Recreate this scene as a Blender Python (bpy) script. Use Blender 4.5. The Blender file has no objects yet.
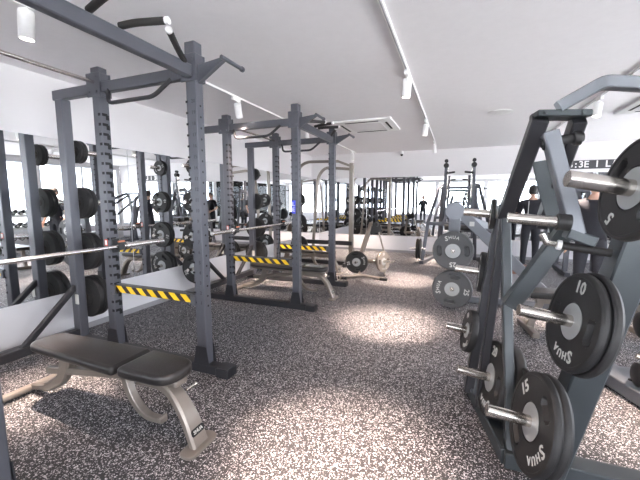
import bpy, math, random
import numpy as np
from mathutils import Vector, Matrix
V = Vector
random.seed(7)
sc = bpy.context.scene
C = sc.collection
PI = math.pi

# ------------------------------------------------------------------ materials
def nt(name):
    m = bpy.data.materials.new(name); m.use_nodes = True
    n = m.node_tree.nodes; l = m.node_tree.links
    return m, n, l, n['Principled BSDF']
def pbr(name, col, rough=.5, metal=0., var=.08, scale=30., bump=0., bscale=200., coat=0.):
    m, n, l, b = nt(name)
    b.inputs['Roughness'].default_value = rough
    b.inputs['Metallic'].default_value = metal
    if coat: b.inputs['Coat Weight'].default_value = coat
    tc = n.new('ShaderNodeTexCoord')
    no = n.new('ShaderNodeTexNoise'); no.inputs['Scale'].default_value = scale; no.inputs['Detail'].default_value = 3
    l.new(tc.outputs['Object'], no.inputs['Vector'])
    mx = n.new('ShaderNodeMix'); mx.data_type = 'RGBA'
    mx.inputs['A'].default_value = (*[c*(1-var) for c in col], 1)
    mx.inputs['B'].default_value = (*[min(1, c*(1+var)) for c in col], 1)
    l.new(no.outputs['Fac'], mx.inputs['Factor']); l.new(mx.outputs['Result'], b.inputs['Base Color'])
    if bump:
        n2 = n.new('ShaderNodeTexNoise'); n2.inputs['Scale'].default_value = bscale
        l.new(tc.outputs['Object'], n2.inputs['Vector'])
        bp = n.new('ShaderNodeBump'); bp.inputs['Strength'].default_value = bump; bp.inputs['Distance'].default_value = .002
        l.new(n2.outputs['Fac'], bp.inputs['Height']); l.new(bp.outputs['Normal'], b.inputs['Normal'])
    return m
def emit(name, col, s):
    m, n, l, b = nt(name)
    b.inputs['Base Color'].default_value = (*col, 1)
    b.inputs['Emission Color'].default_value = (*col, 1); b.inputs['Emission Strength'].default_value = s
    return m
M = {}
M['steel'] = pbr('grey_blue_powder_coat', (.092, .095, .112), .40, .3, .06, 12, .05, 400)
M['steel_dark'] = pbr('dark_powder_coat', (.032, .032, .037), .42, .3, .1, 12, .05, 400)
M['steel_mid'] = pbr('machine_slate_coat', (.055, .064, .07), .38, .35, .06, 10, .04, 400)
M['steel_light'] = pbr('light_slate_coat', (.165, .175, .195), .36, .35, .05, 10)
M['tan'] = pbr('champagne_metal', (.26, .23, .205), .33, .6, .06, 14)
M['chrome'] = pbr('satin_chrome', (.66, .62, .57), .22, 1., .05, 60)
M['bar'] = pbr('bright_bar_steel', (.8, .78, .76), .25, 1., .04, 60)
M['rubber'] = pbr('black_rubber', (.016, .0155, .016), .55, 0., .15, 60, .1, 500)
M['rubber_grey'] = pbr('grey_urethane', (.07, .072, .075), .5, 0., .1, 60)
M['hub'] = pbr('plate_hub_metal', (.36, .37, .37), .45, .35, .06, 40)
M['grip'] = pbr('black_grip', (.018, .016, .016), .6, 0., .2, 300, .3, 900)
M['pad'] = pbr('black_vinyl', (.02, .018, .018), .36, 0., .1, 30, .15, 700)
M['slot'] = pbr('black_slot', (.008, .008, .01), .8)
M['white'] = pbr('white_plastic', (.82, .81, .8), .4)
M['letter'] = pbr('grey_lettering', (.5, .5, .48), .55)
M['letter_dark'] = pbr('dark_print', (.03, .03, .04), .6)
M['paint'] = pbr('white_wall_paint', (.74, .72, .73), .8, 0., .02, 3, .08, 120)
M['dado'] = pbr('pale_dado_panel', (.76, .76, .79), .6, 0., .02, 3)
M['ceil'] = pbr('ceiling_plaster', (.80, .775, .79), .9, 0., .035, 14, .25, 90)
M['trim'] = pbr('grey_trim', (.33, .33, .35), .5)
M['frame'] = pbr('white_window_frame', (.75, .76, .78), .45)
M['blue'] = pbr('blue_sticker', (.07, .09, .75), .4)
M['red'] = pbr('red_sticker', (.6, .06, .03), .5)
M['orange'] = pbr('orange_plastic', (.6, .22, .12), .5)
M['skin'] = pbr('skin', (.62, .38, .28), .55, 0., .05, 20)
M['hair'] = pbr('black_hair', (.012, .01, .01), .5, 0., .3, 80, .5, 150)
M['shirt'] = pbr('black_shirt', (.018, .019, .026), .85, 0., .2, 30, .3, 60)
M['trouser'] = pbr('charcoal_trousers', (.035, .036, .045), .85, 0., .2, 30, .3, 60)
M['shoe'] = pbr('white_shoe', (.55, .55, .55), .5)
M['eye'] = pbr('eye_white', (.8, .8, .8), .3)
M['brown'] = pbr('brown_vinyl', (.2, .09, .06), .4)
M['lamp'] = emit('lamp_lens', (1, .93, .82), 14)
M['sign'] = pbr('dark_sign_band', (.045, .045, .05), .5)

def mirror_mat():
    m, n, l, b = nt('mirror_silver')
    b.inputs['Metallic'].default_value = 1; b.inputs['Roughness'].default_value = 0
    b.inputs['Base Color'].default_value = (.93, .945, .95, 1); return m
M['mirror'] = mirror_mat()
def glass_mat():
    m, n, l, b = nt('window_glass')
    tr = n.new('ShaderNodeBsdfTransparent'); gl = n.new('ShaderNodeBsdfGlossy'); gl.inputs['Roughness'].default_value = .02
    fr = n.new('ShaderNodeFresnel'); fr.inputs['IOR'].default_value = 1.3
    mx = n.new('ShaderNodeMixShader'); tr.inputs['Color'].default_value = (.96, .98, 1, 1)
    l.new(fr.outputs[0], mx.inputs[0]); l.new(tr.outputs[0], mx.inputs[1]); l.new(gl.outputs[0], mx.inputs[2])
    l.new(mx.outputs[0], n['Material Output'].inputs['Surface']); return m
M['glass'] = glass_mat()
def tape_mat():
    m, n, l, b = nt('hazard_tape')
    tc = n.new('ShaderNodeTexCoord'); sp = n.new('ShaderNodeSeparateXYZ'); l.new(tc.outputs['Object'], sp.inputs[0])
    a = n.new('ShaderNodeMath'); a.operation = 'ADD'; l.new(sp.outputs['X'], a.inputs[0]); l.new(sp.outputs['Z'], a.inputs[1])
    d = n.new('ShaderNodeMath'); d.operation = 'DIVIDE'; d.inputs[1].default_value = .128; l.new(a.outputs[0], d.inputs[0])
    f = n.new('ShaderNodeMath'); f.operation = 'FRACT'; l.new(d.outputs[0], f.inputs[0])
    g = n.new('ShaderNodeMath'); g.operation = 'GREATER_THAN'; g.inputs[1].default_value = .48; l.new(f.outputs[0], g.inputs[0])
    mx = n.new('ShaderNodeMix'); mx.data_type = 'RGBA'
    mx.inputs['A'].default_value = (.03, .018, .02, 1); mx.inputs['B'].default_value = (.95, .62, .02, 1)
    l.new(g.outputs[0], mx.inputs['Factor']); l.new(mx.outputs['Result'], b.inputs['Base Color'])
    b.inputs['Roughness'].default_value = .4; return m
M['tape'] = tape_mat()
def floor_mat():
    m, n, l, b = nt('speckled_rubber_floor')
    tc = n.new('ShaderNodeTexCoord')
    base = None
    for sc_, th, seed in ((110, .77, 0.), (165, .78, 3.7)):
        mp = n.new('ShaderNodeMapping'); mp.inputs['Location'].default_value = (seed, seed*1.3, 0); l.new(tc.outputs['Object'], mp.inputs[0])
        nz = n.new('ShaderNodeTexNoise'); nz.inputs['Scale'].default_value = sc_*1.2; l.new(mp.outputs[0], nz.inputs['Vector'])
        ad = n.new('ShaderNodeMix'); ad.data_type = 'RGBA'; ad.blend_type = 'LINEAR_LIGHT'; ad.inputs['Factor'].default_value = .006
        l.new(mp.outputs[0], ad.inputs['A']); l.new(nz.outputs['Color'], ad.inputs['B'])
        v = n.new('ShaderNodeTexVoronoi'); v.inputs['Scale'].default_value = sc_; v.inputs['Randomness'].default_value = 1
        l.new(ad.outputs['Result'], v.inputs['Vector'])
        s = n.new('ShaderNodeSeparateColor'); l.new(v.outputs['Color'], s.inputs[0])
        g = n.new('ShaderNodeMath'); g.operation = 'GREATER_THAN'; g.inputs[1].default_value = th; l.new(s.outputs[0], g.inputs[0])
        ds = n.new('ShaderNodeMath'); ds.operation = 'LESS_THAN'; ds.inputs[1].default_value = .52; l.new(v.outputs['Distance'], ds.inputs[0])
        mu = n.new('ShaderNodeMath'); mu.operation = 'MULTIPLY'; l.new(g.outputs[0], mu.inputs[0]); l.new(ds.outputs[0], mu.inputs[1])
        # brightness of each fleck varies
        mr = n.new('ShaderNodeMath'); mr.operation = 'MULTIPLY'; l.new(mu.outputs[0], mr.inputs[0])
        mm = n.new('ShaderNodeMapRange'); mm.inputs['To Min'].default_value = .35; mm.inputs['To Max'].default_value = 1.; l.new(s.outputs[1], mm.inputs[0])
        l.new(mm.outputs[0], mr.inputs[1])
        if base is None: base = mr
        else:
            mxx = n.new('ShaderNodeMath'); mxx.operation = 'MAXIMUM'; l.new(base.outputs[0], mxx.inputs[0]); l.new(mr.outputs[0], mxx.inputs[1]); base = mxx
    mx = n.new('ShaderNodeMix'); mx.data_type = 'RGBA'
    mx.inputs['A'].default_value = FLOOR_A; mx.inputs['B'].default_value = FLOOR_B
    l.new(base.outputs[0], mx.inputs['Factor']); l.new(mx.outputs['Result'], b.inputs['Base Color'])
    b.inputs['Roughness'].default_value = .62; return m
FLOOR_A = (.026, .0245, .028, 1); FLOOR_B = (.74, .71, .73, 1)
M['floor'] = floor_mat()

# ------------------------------------------------------------------ mesh builder
class MB:
    def __init__(s): s.v = []; s.f = []; s.m = []; s.cur = 0
    def mat(s, i): s.cur = i; return s
    def add(s, vs, fs):
        o = len(s.v); s.v += [V(p) for p in vs]
        for f in fs: s.f.append([o+i for i in f]); s.m.append(s.cur)
        return s
    def rings(s, rings, closed=False, caps=True):
        n = len(rings[0]); o = len(s.v)
        for r in rings: s.v += [V(p) for p in r]
        k = len(rings)
        for i in range(k if closed else k-1):
            for j in range(n):
                a = o+i*n+j; b = o+i*n+(j+1) % n; i2 = (i+1) % k
                s.f.append([a, b, o+i2*n+(j+1) % n, o+i2*n+j]); s.m.append(s.cur)
        if caps and not closed:
            s.f.append([o+j for j in range(n)][::-1]); s.m.append(s.cur)
            s.f.append([o+(k-1)*n+j for j in range(n)]); s.m.append(s.cur)
        return s
    def beam(s, p, q, w, h=None, up=(0, 0, 1), c=.006, w2=None, h2=None):
        p, q = V(p), V(q); h = h or w; d = (q-p).normalized(); up = V(up)
        if abs(d.dot(up)) > .98: up = V((0, 1, 0)) if abs(d.y) < .9 else V((1, 0, 0))
        sx = d.cross(up).normalized(); sy = sx.cross(d).normalized()
        w2 = w2 or w; h2 = h2 or h
        def ring(o, w, h, i):
            a, b = w/2-i, h/2-i; c_ = min(c, w/3, h/3)
            pts = [(a, -b+c_), (a, b-c_), (a-c_, b), (-a+c_, b), (-a, b-c_), (-a, -b+c_), (-a+c_, -b), (a-c_, -b)]
            return [o+sx*x+sy*y for x, y in pts]
        e = min(c, .004)
        L = (q-p).length; e = min(e, L/4)
        return s.rings([ring(p, w, h, e), ring(p+d*e, w, h, 0), ring(q-d*e, w2, h2, 0), ring(q, w2, h2, e)])
    def box(s, c, sz, ch=.004):
        c = V(c); return s.beam(c-V((0, 0, sz[2]/2)), c+V((0, 0, sz[2]/2)), sz[0], sz[1], (0, 1, 0), ch)
    def tube(s, pts, r, seg=12, fillet=0, caps=True):
        pts = [V(p) for p in pts]
        if fillet: pts = rpath(pts, fillet)
        n = len(pts); rs = r if isinstance(r, (list, tuple)) else [r]*n
        t0 = (pts[1]-pts[0]).normalized(); a = V((0, 0, 1)) if abs(t0.z) < .9 else V((1, 0, 0))
        u = t0.cross(a).normalized(); rings = []
        for i in range(n):
            t = ((pts[min(i+1, n-1)]-pts[i]).normalized()+(pts[i]-pts[max(i-1, 0)]).normalized()).normalized()
            u = (u-t*u.dot(t)).normalized(); w = t.cross(u)
            rings.append([pts[i]+(u*math.cos(2*PI*k/seg)+w*math.sin(2*PI*k/seg))*rs[i] for k in range(seg)])
        return s.rings(rings, caps=caps)
    def sweep(s, pts, w, h, up, fillet=0, c=.006, n=6):
        # flat / box bar along a path; w along side, h along the in-plane normal
        pts = [V(p) for p in pts]
        if fillet: pts = rpath(pts, fillet, n)
        N = len(pts); up = V(up).normalized(); rings = []
        ws = w if isinstance(w, list) else [w, w]; hs = h if isinstance(h, list) else [h, h]
        for i in range(N):
            a = (pts[min(i+1, N-1)]-pts[i]); b = (pts[i]-pts[max(i-1, 0)])
            t = (a.normalized()+b.normalized()).normalized()
            nx = up; ny = t.cross(up).normalized(); f = i/(N-1)
            W = ws[0]+(ws[1]-ws[0])*f; H = hs[0]+(hs[1]-hs[0])*f
            x, y = W/2, H/2; c_ = min(c, W/3, H/3)
            q = [(x, -y+c_), (x, y-c_), (x-c_, y), (-x+c_, y), (-x, y-c_), (-x, -y+c_), (-x+c_, -y), (x-c_, -y)]
            rings.append([pts[i]+nx*a_+ny*b_ for a_, b_ in q])
        return s.rings(rings)
    def lathe(s, prof, o, axis, seg=24, caps=True):
        o, ax = V(o), V(axis).normalized(); a = V((0, 0, 1)) if abs(ax.z) < .9 else V((1, 0, 0))
        u = ax.cross(a).normalized(); w = ax.cross(u)
        return s.rings([[o+ax*z+(u*math.cos(2*PI*k/seg)+w*math.sin(2*PI*k/seg))*r for k in range(seg)] for r, z in prof], caps=caps)
    def cyl(s, p, q, r, seg=16, b=.002):
        p, q = V(p), V(q); L = (q-p).length; b = min(b, L/4, r/3)
        return s.lathe([(r-b, 0), (r, b), (r, L-b), (r-b, L)], p, q-p, seg)
    def slab(s, out, o, ux, uy, th, b=.005, steps=2):
        # outline polygon in plane (ux,uy) extruded along ux x uy by th with rounded edge
        o, ux, uy = V(o), V(ux).normalized(), V(uy).normalized(); n = ux.cross(uy).normalized()
        cx = sum(p[0] for p in out)/len(out); cy = sum(p[1] for p in out)/len(out)
        rings = []
        def ring(ins, z):
            r = []
            N = len(out)
            for i in range(N):
                p0, p1, p2 = V(out[i-1]), V(out[i]), V(out[(i+1) % N])
                e1 = (p1-p0).normalized(); e2 = (p2-p1).normalized()
                n1 = V((-e1.y, e1.x)); n2 = V((-e2.y, e2.x)); nn = (n1+n2).normalized()
                k = ins/max(.4, nn.dot(n1)); q = p1+nn*k
                r.append(o+ux*q.x+uy*q.y+n*z)
            return r
        for i in range(steps+1):
            a = PI/2*i/steps; rings.append(ring(b*(1-math.sin(a)), b*(1-math.cos(a))))
        for i in range(steps+1):
            a = PI/2*(1-i/steps); rings.append(ring(b*(1-math.sin(a)), th-b*(1-math.cos(a))))
        return s.rings(rings)
    def sphere(s, c, r, seg=12, sc=(1, 1, 1)):
        c = V(c); k = seg//2
        rings = []
        for i in range(1, k):
            a = PI*i/k
            rings.append([c+V((math.sin(a)*math.cos(2*PI*j/seg)*r*sc[0], math.sin(a)*math.sin(2*PI*j/seg)*r*sc[1], math.cos(a)*r*sc[2])) for j in range(seg)])
        return s.rings(rings)
    def text(s, txt, size, mtx, ext=.002):
        vs, fs = text_mesh(txt, size, ext)
        return s.add([mtx @ v for v in vs], fs)
    def mesh(s, name, mats, off=(0, 0, 0), ang=.55):
        me = bpy.data.meshes.new(name); off = V(off)
        me.from_pydata([tuple(v-off) for v in s.v], [], s.f); 
        for m in (mats if isinstance(mats, (list, tuple)) else [mats]): me.materials.append(m)
        me.polygons.foreach_set('material_index', s.m)
        me.polygons.foreach_set('use_smooth', [True]*len(s.f))
        import bmesh
        bm = bmesh.new(); bm.from_mesh(me); bmesh.ops.recalc_face_normals(bm, faces=bm.faces); bm.to_mesh(me); bm.free()
        me.set_sharp_from_angle(angle=ang); me.update()
        return me
    def build(s, name, mats, parent=None, off=None, ang=.55):
        if off is None:
            off = (0, 0, 0); p = parent
            acc = V((0, 0, 0))
            while p is not None: acc += p.location; p = p.parent
            off = acc
        o = bpy.data.objects.new(name, s.mesh(name, mats, off, ang)); C.objects.link(o)
        if parent: o.parent = parent
        return o
    def thing(s, name, mats, loc, label, cat, group=None, ang=.55):
        o = s.build(name, mats, None, off=loc, ang=ang); o.location = loc; tag(o, label, cat, group); return o
def rpath(pts, r, n=6):
    out = [pts[0]]
    for i in range(1, len(pts)-1):
        a, p, b = pts[i-1], pts[i], pts[i+1]
        k = min(r, (a-p).length*.49, (b-p).length*.49)
        p0 = p+(a-p).normalized()*k; p1 = p+(b-p).normalized()*k
        for j in range(n+1):
            t = j/n; out.append(p0*(1-t)**2+p*2*t*(1-t)+p1*t*t)
    out.append(pts[-1]); return out
_tx = {}
def text_mesh(txt, size, ext):
    k = (txt, ext)
    if k not in _tx:
        cu = bpy.data.curves.new('t', 'FONT'); cu.body = txt; cu.size = 1; cu.align_x = 'CENTER'; cu.align_y = 'CENTER'
        cu.resolution_u = 2; cu.offset = .02
        ob = bpy.data.objects.new('t', cu); C.objects.link(ob)
        dg = bpy.context.evaluated_depsgraph_get(); me = bpy.data.meshes.new_from_object(ob.evaluated_get(dg))
        _tx[k] = ([v.co.copy() for v in me.vertices], [list(p.vertices) for p in me.polygons])
        bpy.data.objects.remove(ob); bpy.data.meshes.remove(me)
    vs, fs = _tx[k]; n = len(vs)
    out = [v*size for v in vs]+[v*size+V((0, 0, ext)) for v in vs]
    faces = [f[::-1] for f in fs]+[[i+n for i in f] for f in fs]
    from collections import Counter
    ec = Counter(); 
    for f in fs:
        for i in range(len(f)): ec[tuple(sorted((f[i], f[(i+1) % len(f)])))] += 1
    for f in fs:
        for i in range(len(f)):
            a, b = f[i], f[(i+1) % len(f)]
            if ec[tuple(sorted((a, b)))] == 1: faces.append([a, b, b+n, a+n])
    return out, faces
def tag(o, label=None, cat=None, group=None, kind=None):
    if label: o['label'] = label
    if cat: o['category'] = cat
    if group: o['group'] = group
    if kind: o['kind'] = kind
    return o
def thing(name, label, cat, loc=(0, 0, 0), group=None):
    o = bpy.data.objects.new(name, None); C.objects.link(o); o.location = loc; o.empty_display_size = .1
    return tag(o, label, cat, group)
def struct(o): o['kind'] = 'structure'; return o
def copy_tree(o, parent=None):
    c = o.copy(); C.objects.link(c)
    if parent: c.parent = parent
    for ch in [x for x in KIDS.get(o.name, [])]: copy_tree(ch, c)
    return c
KIDS = {}
def index_kids(o):
    KIDS[o.name] = [x for x in bpy.data.objects if x.parent == o]
    for x in KIDS[o.name]: index_kids(x)
def frame(o, x, y, z):
    return Matrix(((x.x, y.x, z.x, o.x), (x.y, y.y, z.y, o.y), (x.z, y.z, z.z, o.z), (0, 0, 0, 1)))

# ------------------------------------------------------------------ room
XL, XR, YB, YF, H = -4.08, 4.5, 9.5, -4.6, 2.75
def sbox(name, a, b, mat, ch=.0):
    mb = MB(); c = (V(a)+V(b))/2; d = V(b)-V(a)
    x, y, z = d/2
    vs = [c+V((sx*x, sy*y, sz*z)) for sx in (-1, 1) for sy in (-1, 1) for sz in (-1, 1)]
    mb.add(vs, [(0, 1, 3, 2), (4, 6, 7, 5), (0, 4, 5, 1), (2, 3, 7, 6), (0, 2, 6, 4), (1, 5, 7, 3)])
    return struct(mb.build(name, mat))
sbox('floor', (XL-.15, YF-.15, -.1), (XR+.15, YB+.15, 0), M['floor'])
sbox('ceiling', (XL-.15, YF-.15, H), (XR+.15, YB+.15, H+.12), M['ceil'])
sbox('wall_left', (XL-.15, YF, 0), (XL, YB+.15, H), M['paint'])
sbox('wall_back', (XL, YB, 0), (XR, YB+.15, H), M['paint'])
# right wall: sill, header and piers around the glazing
WZ0, WZ1 = .5, 2.62
def glazed(name, fixed, lo, hi, axis, n, t=.15):
    mb = MB()
    def P(a, b, z): return (fixed+b, a, z) if axis == 'y' else (a, fixed+b, z)
    def bx(a0, a1, b0, b1, z0, z1):
        p = V(P(a0, b0, z0)); q = V(P(a1, b1, z1)); c = (p+q)/2; d = q-p
        mb.beam(c-V((0, 0, abs(d.z)/2)), c+V((0, 0, abs(d.z)/2)), abs(d.x), abs(d.y), (0, 1, 0), .001)
    bx(lo, hi, 0, t, 0, WZ0); bx(lo, hi, 0, t, WZ1, H)
    pitch = (hi-lo)/n; pw = .13; wins = []
    for i in range(n+1):
        a = lo+i*pitch
        a0, a1 = max(lo, a-pw/2), min(hi, a+pw/2)
        bx(a0, a1, 0, t, WZ0, WZ1)
        if i < n: wins.append((a+pw/2 if i else lo+pw/2, a+pitch-pw/2))
    struct(mb.build(name, M['paint']))
    return wins
wn = 0
def window(a0, a1, fixed, axis, t=.15, z0=WZ0, z1=WZ1):
    global wn; wn += 1
    mid = (a0+a1)/2; dirn = 1 if fixed > 0 else -1
    loc = (fixed+dirn*t/2, mid, z0) if axis == 'y' else (mid, fixed+dirn*t/2, z0)
    w = bpy.data.objects.new('window_%d' % wn, None); C.objects.link(w); w.location = loc; struct(w)
    mb = MB()
    def pt(a, z): return V((loc[0], a, z)) if axis == 'y' else V((a, loc[1], z))
    for z in (z0+.03, z1-.03): mb.beam(pt(a0, z), pt(a1, z), .07, .06)
    for a in (a0+.03, mid, a1-.03): mb.beam(pt(a, z0), pt(a, z1), .06, .06, (1, 0, 0))
    f = mb.build('window_frame', M['frame'], w)
    gl = MB(); gl.beam(pt(a0+.03, (z0+z1)/2), pt(a1-.03, (z0+z1)/2), .006, z1-z0-.06, c=.0005)
    gl.build('window_pane', M['glass'], w)
for a0, a1 in glazed('wall_right', XR, YF, YB, 'y', 5): window(a0, a1, XR, 'y')
for a0, a1 in glazed('wall_front', YF-.15, XL, XR, 'x', 3): window(a0, a1, YF-.15+.075-.075, 'x', t=-.15)
sbox('baseboard_back', (XL, YB-.012, 0), (XR, YB, .07), M['trim'])
sbox('baseboard_left', (XL, YF, 0), (-3.83, YB-.012, .07), M['trim'])
# dado panels below the mirrors
XM0 = -3.82
sbox('trim_1', (XL, YF, .07), (XM0, YB-.02, 2.075), M['dado'])
sbox('trim_2', (XL, YB-.02, .07), (XR, YB, .44), M['dado'])
g = sbox('ground', (-60, -60, -.4), (90, 90, -.32), pbr('pale_paving', (.72, .72, .71), .9)); 
# mirrors (panels are things)
MZ0, MZ1 = .47, 2.07
def mirror(a0, a1, side, label):
    mb = MB()
    if side == 'l':
        mb.box((XM0+.007, (a0+a1)/2, (MZ0+MZ1)/2), (.012, a1-a0-.006, MZ1-MZ0), .001); loc = (XM0+.007, (a0+a1)/2, MZ0)
    else:
        mb.box(((a0+a1)/2, YB-.008, (MZ0+MZ1)/2), (a1-a0-.006, .012, MZ1-MZ0), .001); loc = ((a0+a1)/2, YB-.008, MZ0)
    mb.thing('wall_mirror', M['mirror'], loc, label, 'mirror', 'wall mirrors')
mirror(-2.0, 3.1, 'l', 'long wall mirror on left wall behind the near power rack')
mirror(3.1, 9.46, 'l', 'long wall mirror on left wall behind the second power rack')
mirror(XM0+.02, -2.37, 'b', 'narrow mirror panel on back wall next to the left corner')
mirror(-2.37, .9, 'b', 'wide mirror panel in the middle of the back wall')
mirror(.9, XR-.02, 'b', 'wide mirror panel at right end of the back wall')

# ------------------------------------------------------------------ weight plates
def make_plate(R, num, th, body='rubber', hubr=.40, mark=True):
    r = thing('weight_plate', 'x', 'weight plate')
    seg = 96; sd = MB()
    hr = R*hubr
    prof = [(.026, -th/2), (.026, th/2-.012), (hr*.98, th/2-.012), (hr, th/2-.004), (hr*1.06, th/2-.004), (R*.56, th/2-.003), (R*.60, th/2-.003), (R*.66, th/2-.003), (R*.72, th/2-.003), (R*.76, th/2-.003), (R*.80, th/2-.003),
            (R*.90, th/2-.003), (R*.915, th/2), (R*.965, th/2), (R*.99, th/2-.006), (R, th/2-.012), (R, -th/2+.012), (R*.97, -th/2), (R*.9, -th/2), (R*.88, -th/2+.004), (R*.45, -th/2+.004), (R*.44, -th/2)]
    rings = []
    for i, (rr, z) in enumerate(prof):
        ring = []
        for k in range(seg):
            a = 2*PI*k/seg; zz = z
            if R > .12 and 6 <= i <= 9:
                for c in (0, PI):
                    da = abs((a-c+PI) % (2*PI)-PI)
                    if da < (.36 if i in (7, 8) else .32): zz = z-min(.026, th*.6)
            ring.append((rr*math.cos(a), rr*math.sin(a), zz))
        rings.append(ring)
    sd.rings(rings, closed=True)
    sd.build('rubber_disc', M[body], r, off=(0, 0, 0), ang=.5)
    hb = MB(); hb.lathe([(.0275, th/2-.012), (.0275, th/2-.001), (hr*.5, th/2-.001), (hr*.92, th/2-.003), (hr*.80, th/2-.006), (hr*.80, th/2-.0115)], (0, 0, 0), (0, 0, 1), 48, caps=False)
    hb.build('hub_ring', M['hub'], r, off=(0, 0, 0))
    z = th/2-.003
    if mark:
        t = MB(); sz = R*.35
        t.text(num, sz, Matrix.Translation((0, R*.70, z)), .002); t.build('weight_number', M['letter'], r, off=(0, 0, 0))
        t = MB(); n = 5
        for i, ch in enumerate('SHUA'):
            a = PI*1.5+(.46-.27*i); s_ = R*(.34 if i == 0 else .22)
            mt = Matrix.Rotation(a-PI/2, 4, 'Z') @ Matrix.Translation((0, R*.70, z))
            if i == 0: mt = mt @ Matrix.Shear('XZ', 4, (0, 0)) @ Matrix.Rotation(-.25, 4, 'Z')
            t.text(ch, s_, mt, .002)
        t.build('maker_wordmark', M['letter'], r, off=(0, 0, 0))
    index_kids(r); return r
PL = {}
_used = set()
def plate(kind, centre, normal, roll, label, group):
    if kind not in PL:
        PL[kind] = make_plate(*{'25': (.25, '25', .06, 'rubber_grey'), '25b': (.215, '25', .06), '20': (.235, '20', .065), '15': (.232, '15', .037), '10': (.222, '10', .037), '5': (.17, '5', .04, 'rubber', .44), '5b': (.16, '5', .045), '2': (.11, '2.5', .03, 'rubber', .42), '20s': (.215, '20', .055), '15s': (.19, '15', .05), '10s': (.155, '10', .045), 'silver': (.2, '20', .05, 'tan')}[kind])
    o = PL[kind]
    if kind in _used: o = copy_tree(o)
    _used.add(kind)
    n = V(normal).normalized(); up = V((0, 0, 1)); up = (up-n*up.dot(n)).normalized(); x = up.cross(n)
    o.matrix_world = frame(V(centre), x, up, n) @ Matrix.Rotation(math.radians(roll), 4, 'Z')
    m = o.matrix_world.copy(); o.location = m.to_translation(); o.rotation_euler = m.to_euler()
    tag(o, label, 'weight plate', group); return o

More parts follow.
